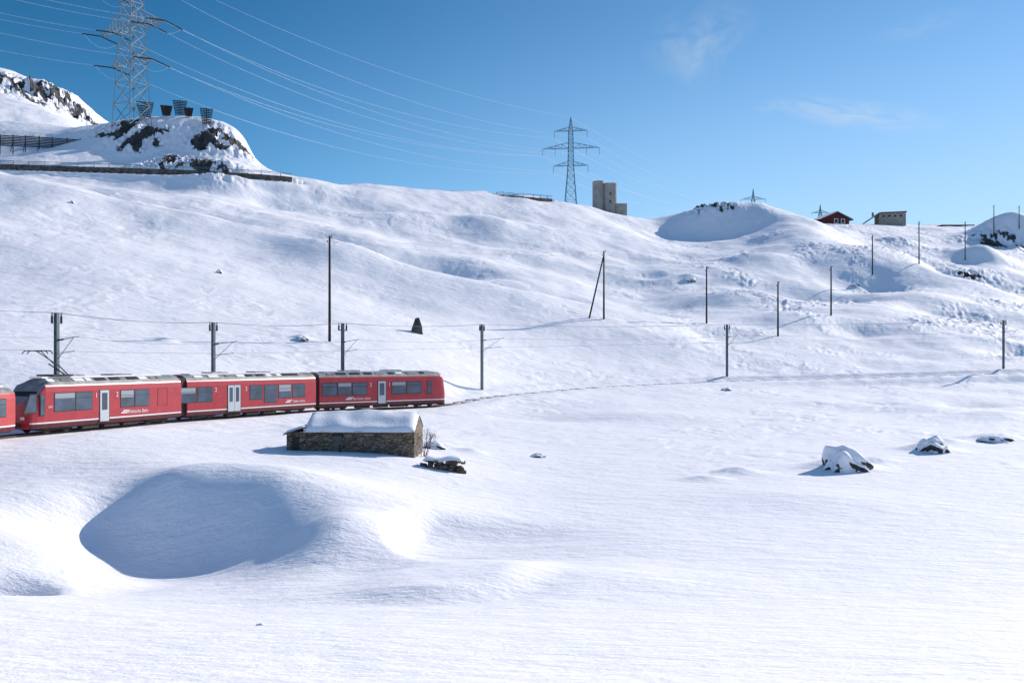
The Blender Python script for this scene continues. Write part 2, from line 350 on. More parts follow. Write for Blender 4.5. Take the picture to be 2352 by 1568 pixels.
# ---------------------------------------------------------------- train
train=empty('passenger_train',(C0.x,C0.y,ZR))
def carframe(a,b,name):
    d=b-a; e=empty(name,(a.x-C0.x,a.y-C0.y,0),math.atan2(d.y,d.x),train); return e,d.length
def s_of(a,b,u):
    d=(b-a).normalized(); k=(u-CX)/F
    nrm=Vector((d.y,-d.x))*1.33; ax,ay=a.x+nrm.x,a.y+nrm.y
    return (k*ay-ax)/(d.x-k*d.y)
PROF=[(1.22,.38),(1.28,.55),(1.31,.70),(1.32,.80),(1.33,1.45),(1.33,2.0),(1.33,2.85),(1.29,3.20),(1.24,3.30),(1.08,3.52),(.80,3.68),(.4,3.77),(0,3.80)]
def body(secs,name,par,redm,hscale=1):
    mb=MB(); full=[(-y,z) for y,z in PROF]+[(y,z) for y,z in PROF[::-1][1:]]
    k=len(full); vs=[]
    for (s,hc,ws,slant) in secs:
        for (y,z) in full:
            zz=z*hscale if z>1 else z
            yy=y*ws
            if zz>hc: zz=hc-(0.02*(3.8-zz)); 
            vs.append((s+slant*max(0,zz-1.4),yy,zz))
    mb.v+=vs
    for a in range(len(secs)-1):
        for q in range(k-1):
            f=[a*k+q,a*k+q+1,(a+1)*k+q+1,(a+1)*k+q]
            qq=min(q,k-2-q); z=(PROF[qq][1]+PROF[qq+1][1])/2
            m=redm
            if z>3.25: m=M_roof
            elif .70<z<.80: m=M_white
            elif z<.70: m=M_dred
            mb.f.append(f[::-1]); mb.m.append(mb.mi(m))
    mb.f.append(list(range(k))); mb.m.append(mb.mi(redm)); mb.f.append([len(secs[:-1])*k+q for q in range(k)][::-1]); mb.m.append(mb.mi(redm))
    return mb.obj(name,par)
def win(mb,s0,s1,z0,z1,blind=0,y=-1.33,g=None):
    cx=(s0+s1)/2;hx=abs(s1-s0)/2; cz=(z0+z1)/2;hzz=(z1-z0)/2
    mb.box((cx,y,cz),(hx+.05,.012,hzz+.05),M_black)
    mb.box((cx,y-.010,cz),(hx,.012,hzz),g or M_glass)
    if blind: mb.box((cx,y-.016,z1-blind/2),(hx*.96,.012,blind/2),M_blind)
    mb.box((cx,y-.024,z0+(z1-z0)*.7),(hx,.006,.02),M_black)
def door(mb,s0,s1,n=1,y=-1.33):
    mb.box(((s0+s1)/2,y,1.68),((s1-s0)/2+.06,.012,1.17),M_black)
    w=(s1-s0)/n
    for i in range(n):
        c=s0+w*(i+.5)
        mb.box((c,y-.015,1.68),(w/2-.02,.02,1.13),M_door)
        mb.box((c,y-.040,2.0),(w/2-.2,.008,.62),M_glass)
def txt(body_,s,z,size,par,m=M_white,y=-1.352):
    c=bpy.data.curves.new('lettering','FONT'); c.body=body_; c.size=size; c.extrude=.003; c.materials.append(m)
    o=bpy.data.objects.new('lettering',c); bpy.context.collection.objects.link(o); o.parent=par; o.location=(s,y,z); o.rotation_euler=(math.pi/2,0,0)
def mark(mb,s,z,y=-1.34):
    mb.prism([(s,z),(s+.7,z),(s+.8,z+.10),(s+.1,z+.10)],y-.01,y,M_white)
    mb.prism([(s+.2,z+.15),(s+.85,z+.15),(s+.95,z+.24),(s+.3,z+.24)],y-.01,y,M_white)
def bogie(mb,c):
    mb.box((c,0,.35),(1.3,1.02,.16),M_under)
    for dx in(-.9,.9):
        for yy in(-.85,.85): mb.tube((c+dx,yy-.06,.38),(c+dx,yy+.06,.38),.38,M_under,n=14)
def under(mb,L):
    mb.box((L/2,0,.45),(L/2-.3,1.1,.12),M_under)
    bogie(mb,2.6);bogie(mb,L-2.6)
    for c in(L*.36,L*.5,L*.63): mb.box((c,-.85,.32),(.8,.25,.2),M_under)
def roofstuff(mb,L,seed):
    r=random.Random(seed); x=1.6
    while x<L-2:
        w=r.uniform(.5,1.2)
        c=r.random()
        mm=M_black if c<.35 else (M_roof if c<.7 else M_snow)
        mb.box((x+w/2,-.96,3.63),(w/2,.16,.02),mm,Matrix.Rotation(math.radians(31),3,'X'))
        x+=w+r.uniform(.15,.9)
    mb.box((L/2,0,3.81),(L/2-1.6,.55,.05),M_snow)
    for c in(L*.3,L*.62): mb.box((c,0.1,3.86),(1.0,.6,.10),M_roof)
e,Lc=carframe(C0,C1,'leading_car'); S1=lambda u:s_of(C0,C1,u); Lb=Lc-.35
body([(0,2.0,.80,.0),(.12,2.25,.88,.12),(.45,2.75,.95,.2),(1.0,3.3,.99,.1),(1.9,3.80,1,0),(Lb,3.80,1,0)],'body_shell',e,M_red)
mb=MB(); under(mb,Lb); roofstuff(mb,Lb,1)
win(mb,S1(125),S1(172),1.5,2.72,.4);win(mb,S1(174),S1(211),1.5,2.72);win(mb,S1(277),S1(307),1.5,2.72,.5);win(mb,S1(310),S1(342),1.5,2.72)
win(mb,S1(93),S1(102),1.3,2.65)
mb.prism([(S1(52),1.45),(S1(84),1.45),(S1(84),2.75),(S1(68),2.75)],-1.345,-1.30,M_black)
mb.prism([(S1(56),1.52),(S1(82),1.52),(S1(82),2.66),(S1(69),2.66)],-1.355,-1.34,M_glass)
door(mb,S1(229),S1(250)); mark(mb,S1(277),1.02)
sx0,sx1=S1(362),S1(384)
for a,b,c,d in((sx0,sx0+.03,1.4,2.8),(sx1-.03,sx1,1.4,2.8),(sx0,sx1,1.4,1.43),(sx0,sx1,2.77,2.8)): mb.box(((a+b)/2,-1.335,(c+d)/2),((b-a)/2,.01,(d-c)/2),M_dred)
mb.box((.55,-.0,2.55),(.02,.9,.4),M_black,Matrix.Rotation(math.radians(35),3,'Y'))
mb.box((-.12,-.55,1.1),(.05,.14,.10),M_white);mb.box((-.12,.55,1.1),(.05,.14,.10),M_white);mb.box((-.35,0,.62),(.35,.25,.15),M_under)
mb.obj('windows_doors_roof_gear',e)
txt('3507',S1(110),1.75,.2,e);txt('Rhätische Bahn',S1(293),1.0,.38,e);txt('1',S1(218),2.3,.5,e);txt('2',S1(266),2.3,.5,e)
mb=MB(); s=3.4
mb.box((s,0,3.95),(1.0,.7,.06),M_black)
mb.tube((s+.9,0,4.0),(s-.6,0,4.75),.05,M_black,n=5)
mb.tube((s+.95,-.2,4.02),(s+.2,-.15,4.62),.04,M_black,n=5);mb.tube((s+.2,-.15,4.62),(s-1.7,0,5.62),.035,M_black,n=5);mb.tube((s+.2,.15,4.62),(s-1.3,0,5.62),.035,M_black,n=5)
for dx in(-1.85,-1.4): 
    mb.tube((s+dx,-.9,5.66),(s+dx,.9,5.66),.04,M_black,n=5)
    for q in(-.9,.9): mb.tube((s+dx,q,5.66),(s+dx,q*1.25,5.45),.035,M_black,n=5)
mb.tube((s-1.85,0,5.62),(s-1.4,0,5.62),.04,M_black)
mb.obj('pantograph',e)
e,Lc=carframe(C1,C2,'middle_car'); S2=lambda u:s_of(C1,C2,u); Lb2=Lc-.35
body([(.55,3.8,1,0),(Lb2,3.8,1,0)],'body_shell',e,M_red)
mb=MB(); under(mb,Lb2); roofstuff(mb,Lb2,5)
mb.box((.1,0,2.0),(.5,1.15,1.55),M_black)
for a,b,bl in((415,449,.45),(453,487,0),(574,602,0),(640,668,.6),(672,700,.0)): win(mb,S2(a),S2(b),1.5,2.7,bl)
win(mb,S2(607),S2(636),1.15,2.7)
door(mb,S2(523),S2(552),2); mark(mb,S2(655),1.02)
mb.obj('windows_doors_roof_gear',e)
txt('Viafier retica',S2(671),1.0,.36,e);txt('2',S2(493),2.3,.5,e);txt('2',S2(563),2.3,.5,e)
e,Lc=carframe(C2,C3,'rear_car'); S3=lambda u:s_of(C2,C3,u)
body([(.55,3.8,1,0),(Lc-1.2,3.8,1,0),(Lc-.5,3.7,.98,0),(Lc-.1,3.45,.94,-.1),(Lc+.15,2.9,.88,-.15)],'body_shell',e,M_red)
mb=MB(); under(mb,Lc); roofstuff(mb,Lc,9)
mb.box((.1,0,2.0),(.5,1.15,1.55),M_black)
for a,b,bl in((740,773,0),(776,807,.4),(810,842,0),(900,932,.4),(935,967,0)): win(mb,S3(a),S3(b),1.5,2.7,bl)
win(mb,S3(982),S3(990),1.4,2.7); 
door(mb,S3(868),S3(886)); mark(mb,S3(793),1.02)
mb.box((Lc+.35,0,.62),(.4,.25,.15),M_under);mb.box((Lc+.15,0,.3),(.2,.9,.15),M_under)
mb.obj('windows_doors_roof_gear',e)
txt('Ferrovia retica',S3(810),1.0,.36,e);txt('2',S3(849),2.3,.5,e);txt('1',S3(892),2.3,.5,e)
D1=Vector((-33.75,65.4)); D0=Vector((-36.3,47.5))
e,Lc=carframe(D0,D1,'coupled_car')
body([(0,3.3,1,0),(Lc-.6,3.3,1,0),(Lc,3.2,.92,0)],'body_shell',e,M_red2,.88)
mb=MB(); under(mb,Lc)
for q in range(5): win(mb,2.6+q*2.4,4.3+q*2.4,1.45,2.5,.3*(q%2))
win(mb,Lc-1.9,Lc-1.15,1.4,2.5); mb.box((Lc/2,0,3.33),(Lc/2-.5,.7,.05),M_snow)
mb.obj('windows_roof_gear',e)
# ---------------------------------------------------------------- track
mb=MB()
for off in(-.5,.5):
    for a in range(len(track)-1):
        p=Vector(track[a]);q=Vector(track[a+1]); d=(q-p).normalized(); nn=Vector((-d.y,d.x,0))*off
        mb.box((p+q)/2+nn+Vector((0,0,-.06)),((q-p).length/2+.01,.035,.08),M_rail,Matrix.Rotation(math.atan2(d.y,d.x),3,'Z'))
mb.obj('railway_track')
# ---------------------------------------------------------------- catenary masts
def near_dir(x,y):
    k=int(np.argmin((track[:,0]-x)**2+(track[:,1]-y)**2)); k=min(k,len(track)-2)
    d=Vector(track[k+1])-Vector(track[k]); c=Vector(track[k]); return math.atan2(d.y,d.x),c
cat=[(130,73,718),(490,90.5,740),(787,104.5,742),(1107,124,745),(1670,154,745),(2305,166,735)]
tops=[]
for (u,d,vt) in cat:
    x=(u-CX)/F*d; z0=hz(x,d); zt=(HV-vt)/F*d; h=zt-z0
    a,c=near_dir(x,d); e=MB()
    e.box((0,0,h/2-.4),(.13,.02,h/2+.4),M_steel)
    for yy in(-.12,.12): e.box((0,yy,h/2-.4),(.14,.016,h/2+.4),M_steel)
    e.box((0,0,h-.75),(.5,.05,.05),M_steel)
    for xx in(-.45,.45):
        e.tube((xx,0,h-.75),(xx,0,h-.25),.09,M_ins,n=8); e.tube((xx,0,h-.3),(xx,0,h),.05,M_steel,n=6)
    e.box((0,0,h-.2),(.14,.12,.18),M_ins)
    dist=Vector((c.x-x,c.y-d)).length
    e.tube((0,-.1,h-2.0),(0,-dist-.2,h-1.75),.03,M_steel,n=5)
    e.tube((0,-.1,h-3.4),(0,-dist+.3,h-1.85),.025,M_steel,n=5)
    e.tube((0,-.2,h-3.0),(0,-dist+.2,h-2.8),.025,M_steel,n=5)
    e.tube((0,-.1,h-2.0),(0,-.6,h-1.96),.07,M_ins,n=7)
    e.obj('catenary_mast',None,(x,d,z0),a)
    R=Matrix.Rotation(a,3,'Z'); base=Vector((x,d,z0))
    tops.append([base+R@Vector((-.45,0,h)),base+R@Vector((.45,0,h)),base+R@Vector((0,-dist,h-1.78)),base+R@Vector((0,-dist,h-2.85))])
def span(mb,a,b,sag,r,m,k=16,n=3):
    pts=[]
    for i in range(k+1):
        t=i/k; p=Vector(a).lerp(Vector(b),t); p.z-=sag*4*t*(1-t); pts.append(p)
    for i in range(k): mb.tube(pts[i],pts[i+1],r,m,n=n,cap=False)
mb=MB()
first=[Vector((-38,45,3.6)),Vector((-37.2,45,3.6)),Vector((-36,45,1.9)),Vector((-36,45,.8))]
last=[Vector((118,170,8.0)),Vector((118,171,8.0)),Vector((118,168,6.3)),Vector((118,168,5.2))]
seq=[first]+tops+[last]
for a,b in zip(seq,seq[1:]):
    for q in range(4): span(mb,a[q],b[q],(.3,.3,.35,.03)[q],.014 if q<2 else .011,M_wire)
mb.obj('overhead_wires')
# ---------------------------------------------------------------- wooden utility poles
wp=[(757,785,540,115),(1387,733,577,0),(1623,743,613,0),(1787,772,647,0),(1909,725,612,0),(2004,634,543,0),(2111,607,510,0),(2217,600,512,0),(2283,541,478,0),(2341,527,475,0)]
wt=[]
for k,(u,vb,vt,dd) in enumerate(wp):
    x,y,z=hp(u,vb,170 if 1<k else 100); hgt=(vb-vt)/F*y
    hgt=max(8,min(13.5,hgt)); print('pole',u,round(y),round(hgt,1),round(z,1))
    mb=MB(); mb.tube((0,0,-.6),(0,0,hgt),.19,M_wood,r2=.13,n=8)
    mb.tube((0,0,hgt-.3),(.28,0,hgt-.15),.03,M_wood);mb.tube((.28,0,hgt-.15),(.28,0,hgt+.1),.06,M_ins,n=6)
    mb.tube((0,0,hgt-1.0),(-.28,0,hgt-.85),.03,M_wood);mb.tube((-.28,0,hgt-.85),(-.28,0,hgt-.6),.06,M_ins,n=6)
    if k==1:
        mb.tube((-2.9,-1.0,-.6),(-.1,0,hgt-1.1),.16,M_wood,r2=.12,n=8)
    mb.obj('utility_pole',None,(x,y,z)); wt.append(Vector((x,y,z+hgt)))
mb=MB()
wt=[Vector((-92,60,26))]+wt
for a,b in zip(wt,wt[1:]):
    for dz,dx in((.1,.28),(-.6,-.28)): span(mb,a+Vector((dx,0,dz)),b+Vector((dx,0,dz)),.9,.009,M_wire)
mb.obj('utility_wires')
# ---------------------------------------------------------------- transmission towers (arms: image row, half span, depth)
def tower(u,d,vtop,bw,ww,armv,rot,rl,rb,name='transmission_tower',hang=3.2,m=M_lat):
    x=(u-CX)/F*d; z0=hz(x,d)-.5; h=(HV-vtop)/F*d-z0
    arms=[((HV-va)/F*d-z0,sp,dep) for va,sp,dep in armv]
    mb=MB(); top_arm=max(a[0] for a in arms); low_arm=min(a[0] for a in arms)
    def hw(t):
        if t<low_arm: return bw/2+(ww/2-bw/2)*(t/low_arm)
        if t<top_arm: return ww/2*(1-.25*(t-low_arm)/max(.1,top_arm-low_arm))
        return ww/2*.75*(1-.93*(t-top_arm)/max(.1,h-top_arm))
    lv=[0]
    while lv[-1]<h-1: lv.append(min(h,lv[-1]+max(1.5,hw(lv[-1])*2*.85)))
    if lv[-1]<h: lv.append(h)
    C=[(-1,-1),(1,-1),(1,1),(-1,1)]
    for a,b in zip(lv,lv[1:]):
        wa,wb=hw(a),hw(b)
        for q in range(4):
            c1=C[q];c2=C[(q+1)%4]
            mb.tube((c1[0]*wa,c1[1]*wa,a),(c1[0]*wb,c1[1]*wb,b),rl,m)
            mb.tube((c1[0]*wa,c1[1]*wa,a),(c2[0]*wb,c2[1]*wb,b),rb,m)
            mb.tube((c2[0]*wa,c2[1]*wa,a),(c1[0]*wb,c1[1]*wb,b),rb,m)
            mb.tube((c1[0]*wb,c1[1]*wb,b),(c2[0]*wb,c2[1]*wb,b),rb,m)
    att=[]
    for (ah,sp,dep) in arms:
        w=hw(ah)
        for sgn in(-1,1):
            tip=Vector((sgn*sp,0,ah))
            lo=[Vector((sgn*w,q*w,ah)) for q in(-1,1)]; hi=[Vector((sgn*w,q*w,ah+dep)) for q in(-1,1)]
            for p in lo+hi: mb.tube(p,tip,rb*1.2,m)
            k=max(3,int(sp/2.5))
            for i in range(k):
                t0=i/k;t1=(i+1)/k
                for q in(0,1):
                    mb.tube(lo[q].lerp(tip,t0),hi[q].lerp(tip,t1),rb*.8,m); mb.tube(hi[q].lerp(tip,t1),lo[q].lerp(tip,t1),rb*.8,m)
                mb.tube(lo[0].lerp(tip,t0),lo[1].lerp(tip,t1),rb*.8,m); mb.tube(lo[0].lerp(tip,t1),lo[1].lerp(tip,t1),rb*.8,m)
            att.append(tip)
            if sp>10: att.append(Vector((sgn*sp*.55,0,ah)))
    o_att=[]
    R=Matrix.Rotation(rot,3,'Z')
    for p in att:
        if hang: mb.tube(p,p-Vector((0,0,hang)),rb*1.5,M_ins); q=p-Vector((0,0,hang))
        else: q=p
        o_att.append(R@q+Vector((x,d,z0)))
    mb.obj(name,None,(x,d,z0),rot)
    out=[];i=0
    for (ah,sp,dep) in arms:
        if sp>10: out.append((o_att[i],o_att[i+1],o_att[i+2],o_att[i+3])); i+=4
        else: out.append((o_att[i],o_att[i],o_att[i+1],o_att[i+1])); i+=2
    return out,R@Vector((0,0,h))+Vector((x,d,z0))
armsA=[(146,9.9,3.2),(66,16.0,5.2),(-25,9.8,3.2)]
p1,t1=tower(303,335,-95,9.0,6.6,armsA,math.radians(-30),.17,.11,hang=0)
p0,t0=tower(-800,270,-420,7.6,5.0,[(-160,9.5,3),(-260,14.5,4.5),(-350,9.5,3)],math.radians(-20),.16,.095,hang=0)
p2,t2=tower(1311,396,270,5.0,2.2,[(381,6.9,1.7),(341,11.3,2.3),(301,6.5,1.5)],math.radians(-8),.10,.065,hang=2.8,m=M_latd)
p3,t3=tower(1730,700,434,7,2.2,[(458,8.5,2.0)],math.radians(-4),.16,.10,hang=2.0,m=M_latd)
p4,t4=tower(1884,900,470,7,2.4,[(489,7.5,2.2)],math.radians(-4),.18,.12,hang=2.0,m=M_latd)
mb=MB(); ins=MB()
def tens(a,b,sag,r=.045,l=6,k=30):
    a=Vector(a);b=Vector(b); d=(b-a).normalized()
    dd=Vector((d.x,d.y,d.z-4*sag/(b-a).length)).normalized()
    e=a+dd*l; ins.tube(a,e,.21,M_ins,n=6); span(mb,e,b,sag,r,M_cable,k)
for lv in range(3):
    for q in(0,2):
        tens(p1[lv][q],p2[lv][q],9); tens(p1[lv][q],p0[lv][q],5)
        c=p1[lv][q]; a=(p2[lv][q]-c).normalized()*5.8; b=(p0[lv][q]-c).normalized()*5.8
        span(mb,c+a-Vector((0,0,.7)),c+b-Vector((0,0,.5)),3.4,.05,M_cable,10)
for q in(1,3): tens(p1[1][q],p2[1][q],9.5); tens(p1[1][q],p0[1][q],5)
span(mb,t1,t2,7,.035,M_cable,30);span(mb,t2,t3,7,.04,M_cable,24);span(mb,t3,t4,4,.04,M_cable)
for lv in range(3):
    for q in(0,2): span(mb,p2[lv][q],p3[0][q]+Vector((0,0,(lv-1)*3)),9,.045,M_cable,24)
for q in(0,2): span(mb,p3[0][q],p4[0][q],5,.05,M_cable)
mb.obj('power_lines'); ins.obj('insulator_strings')
# ---------------------------------------------------------------- road walls and guard rails
def wallrail(line,name,h):
    mb=MB()
    for a in range(len(line)-1):
        p=Vector(line[a]);q=Vector(line[a+1]); d=q-p; R=Matrix.Rotation(math.atan2(d.y,d.x),3,'Z'); L2=d.length/2
        c=(p+q)/2
        mb.box(c+Vector((0,0,-h/2-.12)),(L2+.02,.3,h/2),M_wall,R)
    mb.obj(name)
    g=MB()
    for a in range(len(line)-1):
        p=Vector(line[a]);q=Vector(line[a+1]); d=q-p; R=Matrix.Rotation(math.atan2(d.y,d.x),3,'Z'); c=(p+q)/2; L2=d.length/2
        g.box(c+Vector((0,0,.95)),(L2,.05,.07),M_steel,R); g.box(c+Vector((0,0,.55)),(L2,.04,.03),M_steel,R)
        g.box(p+Vector((0,0,.4)),(.07,.07,.6),M_steel,R)
    g.obj('guard_rail')
wallrail(road,'road_retaining_wall',1.7); wallrail(road2,'curved_retaining_wall',1.9)
# ---------------------------------------------------------------- snow fence
mb=MB(); fl=[]
for u,v,d in[(-320,338,318),(-100,342,320),(0,345,322),(90,349,326),(205,356,332)]:
    x,_,_2=W(u,v,d); fl.append((x,d,(HV-v)/F*d-.1))
fl=dens(fl,3.2)
for a in range(len(fl)-1):
    p=Vector(fl[a]);q=Vector(fl[a+1]); d=q-p; R=Matrix.Rotation(math.atan2(d.y,d.x),3,'Z')@Matrix.Rotation(math.radians(-6),3,'X'); c=(p+q)/2
    for k in range(7): mb.box(c+Vector((0,0,1.7+k*.52)),(d.length/2-.02,.05,.18),M_fence,R)
    mb.box(p+Vector((0,0,2.0)),(.13,.13,3.3),M_fence); mb.tube(p+Vector((0,0,3.6)),p+Vector((.4,-2.4,-.6)),.12,M_fence)
mb.obj('snow_fence')
for (u,vt,vb,w) in[(333,235,273,36),(382,243,266,25),(413,232,264,30),(433,250,268,20),(474,250,287,27)]:
    x,y,z=hp(u,vb+3,315)
    if y>400: y=342; x=(u-CX)/F*y; z=hz(x,y)
    zt=(HV-vt)/F*y; h=max(3.2,zt-z); w=w*y/F
    mb=MB()
    for an in(20,110):
        R=Matrix.Rotation(math.radians(an),3,'Z')
        for k in range(9):
            t=k/8; ww=w/2*(.62+.42*t); mb.box((0,0,.5+(h-.6)*t),(ww,.05,.19),M_fence,R)
        for sx in(-1,-.35,.35,1):
            mb.tube(R@Vector((sx*w*.28,0,-.6)),R@Vector((sx*w*.52,0,h)),.1,M_fence)
    mb.obj('wind_baffle',None,(x,y,z))
# ---------------------------------------------------------------- buildings
x,y,_=W(1389,480,388); z=hz(x,y)
e=empty('concrete_tower',(x,y,z)); s=y/F; zt=(HV-418)/F*y-z
def rprism(mb,cx,cy,hx,hy,r,z0,z1,m):
    pts=[]
    for (sx,sy,a0) in((1,1,0),(-1,1,90),(-1,-1,180),(1,-1,270)):
        for k in range(7):
            a=math.radians(a0+k*15); pts.append((cx+sx*(hx-r)+r*math.cos(a),cy+sy*(hy-r)+r*math.sin(a)))
    k=len(pts); vs=[(p[0],p[1],z0) for p in pts]+[(p[0],p[1],z1) for p in pts]
    mb.add(vs,[(i,(i+1)%k,k+(i+1)%k,k+i) for i in range(k)]+[tuple(range(k))[::-1],tuple(range(k,2*k))],m)
mb=MB(); rprism(mb,-2.6,0,2.1,3.2,1.9,-3,zt,M_conc); rprism(mb,1.9,.6,2.7,3.6,2.2,-3,zt-.8,M_conc)
mb.box((6.3,0,zt-11.3),(2.1,2.5,2.6),M_conc); mb.obj('tower_shaft',e)
mb=MB(); mb.box((1.9,-2.95,zt-5),(.25,.1,.5),M_black);mb.box((1.9,-2.95,zt-8),(.25,.1,.5),M_black); mb.obj('openings',e)
def chalet():
    x,y,_=W(1909,518,432); z=(HV-519)/F*y
    e=empty('red_chalet',(x,y,z),math.radians(12))
    mb=MB(); w=6.0
    mb.prism([(-w,-4),(w,-4),(w,2.4),(0,5.0),(-w,2.4)],-4.5,4.5,M_chal); mb.obj('walls',e)
    mb=MB()
    for sg in(-1,1):
        t=math.atan2(2.6,6.0)
        R=Matrix.Rotation(sg*t,3,'Y')
        mb.box((sg*3.6,0,3.75),(4.15,5.6,.16),M_brown,R); mb.box((sg*3.6,.1,4.07),(3.95,5.3,.2),M_snow,R)
    mb.box((2.5,1,5.2),(.45,.45,.9),M_conc); mb.obj('roof',e)
    mb=MB()
    for xx in(-.2,3.0):
        mb.box((xx,-4.53,1.6),(.95,.06,1.0),M_white); mb.box((xx,-4.60,1.6),(.65,.03,.72),M_black)
    mb.obj('windows',e)
chalet()
def sthouse():
    x,y,_=W(2032,510,450); z=(HV-511)/F*y
    e=empty('stone_house',(x,y,z),math.radians(-6)); mb=MB()
    mb.prism([(-3.5,-4),(8.2,-4),(8.2,3.9),(-3.5,3.6)],-4,4,M_stoneh); mb.obj('walls',e)
    mb=MB(); mb.prism([(-10,-1.0),(-9.6,-.7),(-3.2,3.9),(8.5,4.3),(8.5,3.9),(-3.2,3.5)],-4.4,4.4,M_brown)
    mb.prism([(-10,-.65),(-3.2,3.95),(8.4,4.35),(8.4,4.6),(-3.2,4.2)],-4.2,4.2,M_snow); mb.box((-5.2,0,3.6),(.4,.4,1.0),M_conc); mb.obj('roof',e)
    mb=MB()
    for xx in(-1.5,1.0,3.5,6.0): mb.box((xx,-4.03,2.3),(.45,.05,.5),M_black); mb.box((xx,-4.06,1.7),(.55,.06,.07),M_white)
    mb.obj('windows',e)
sthouse()
x,y,_=W(2193,520,455); z=(HV-523)/F*y
e=empty('low_stone_shed',(x,y,z),0); mb=MB(); mb.box((0,0,-.8),(7.2,3,1.4),M_wall); mb.obj('walls',e); mb=MB(); mb.box((0,0,.72),(7.8,3.4,.12),M_brown); mb.box((0,0,.95),(7.4,3.2,.11),M_snow); mb.obj('roof',e)
def hut():
    dh=63.5; xr=(953-CX)/F*dh; xl=(703-CX)/F*dh; z=(HV-1040)/F*dh
    L=xr-xl; D=4.2; ze=(HV-988)/F*dh-z; zr=(HV-950)/F*(dh+2.1)-z
    print('hut',L,ze,zr,z,hz(xl+L/2,dh))
    e=empty('stone_hut',(xl,dh,z),math.radians(-2)); mb=MB()
    mb.prism([(0,-1.2),(D,-1.2),(D,ze),(D/2,zr-.05),(0,ze)],0,L,M_mas,axis='x')
    mb.box((-.65,1.2,.2),(.62,1.15,1.15),M_mas)
    mb.obj('walls',e)
    mb=MB(); mb.box((L*.29,-.02,.55),(.28,.05,.55),M_wooddoor); mb.box((L*.29,-.03,1.14),(.38,.06,.05),M_wood)
    mb.box((-.7,.03,.55),(.2,.04,.5),M_black); mb.box((L*.32,-.3,.1),(.04,.04,.5),M_wood)
    mb.obj('door_and_lintel',e)
    mb=MB(); sl=math.atan2(zr-ze,D/2); ln=math.hypot(zr-ze,D/2)
    R=Matrix.Rotation(sl,3,'X')
    mb.box((L/2-.05,D/4-.12,(ze+zr)/2+.0),(L/2+.02,ln/2+.13,.03),M_brown,R)
    mb.box((L/2-.05,3*D/4+.12,(ze+zr)/2+.0),(L/2+.02,ln/2+.13,.03),M_brown,Matrix.Rotation(-sl,3,'X'))
    mb.box((-.72,1.1,1.42),(.75,1.3,.04),M_brown,Matrix.Rotation(math.radians(-18),3,'Y'))
    for k in range(34): mb.tube((L*k/33.,-.28,ze-.10),(L*k/33.,.1,ze+.02),.035,M_wooddoor,n=5)
    mb.obj('roof_sheet',e)
    mb=MB(); nx,ny=70,36; vs=[];
    for jy in range(ny+1):
        for ix in range(nx+1):
            tx=ix/nx; ty=jy/ny; X_=-.12+(L+.16)*tx; Y_=-.30+(D+.6)*ty
            base=zr-abs(Y_-D/2)*math.tan(sl)+.04
            edge=min(1,min(tx,1-tx)*14)*min(1,min(ty,1-ty)*12); edge=math.sqrt(max(0,1-(1-edge)**2))
            nz=float(perlin(np.array([X_*.7]),np.array([Y_*.7+4]),3)[0])
            vs.append((X_,Y_-(.06*nz if jy<2 else 0),base+edge*(.24+.18*nz)-.08*math.exp(-((Y_-D/2)/.5)**2)))
    fs=[(r*(nx+1)+c,r*(nx+1)+c+1,(r+1)*(nx+1)+c+1,(r+1)*(nx+1)+c) for r in range(ny) for c in range(nx)]
    mb.add(vs,fs,M_snow)
    mb.obj('roof_snow',e,smooth=True)
    mb=MB(); vs=[]
    for jy in range(13):
        for ix in range(13):
            tx=ix/12;ty=jy/12; ed=min(1,min(tx,1-tx)*6)*min(1,min(ty,1-ty)*6)
            vs.append((-1.45+1.42*tx,-.2+2.5*ty,1.18+.45*tx+.2*math.sqrt(ed)))
    mb.add(vs,[(r*13+c,r*13+c+1,(r+1)*13+c+1,(r+1)*13+c) for r in range(12) for c in range(12)],M_snow); mb.obj('annex_snow',e,smooth=True)
hut()
mb=MB()
def twig(p,d,l,r,k):
    q=p+d*l; mb.tube(p,q,r,M_bush,r2=r*.6,n=4,cap=False)
    if k==0: return
    for _ in range(random.choice((2,3))):
        nd=(d+Vector((random.uniform(-.6,.6),random.uniform(-.6,.6),random.uniform(-.15,.5)))).normalized(); twig(q,nd,l*random.uniform(.6,.85),r*.6,k-1)
x,y,z=hp(972,1048)
for _ in range(7): twig(Vector((random.uniform(-.25,.35),random.uniform(-.2,.2),-.1)),Vector((random.uniform(-.3,.4),random.uniform(-.3,.3),1)).normalized(),.62,.025,4)
mb.obj('bare_bush',None,(x,y,z))
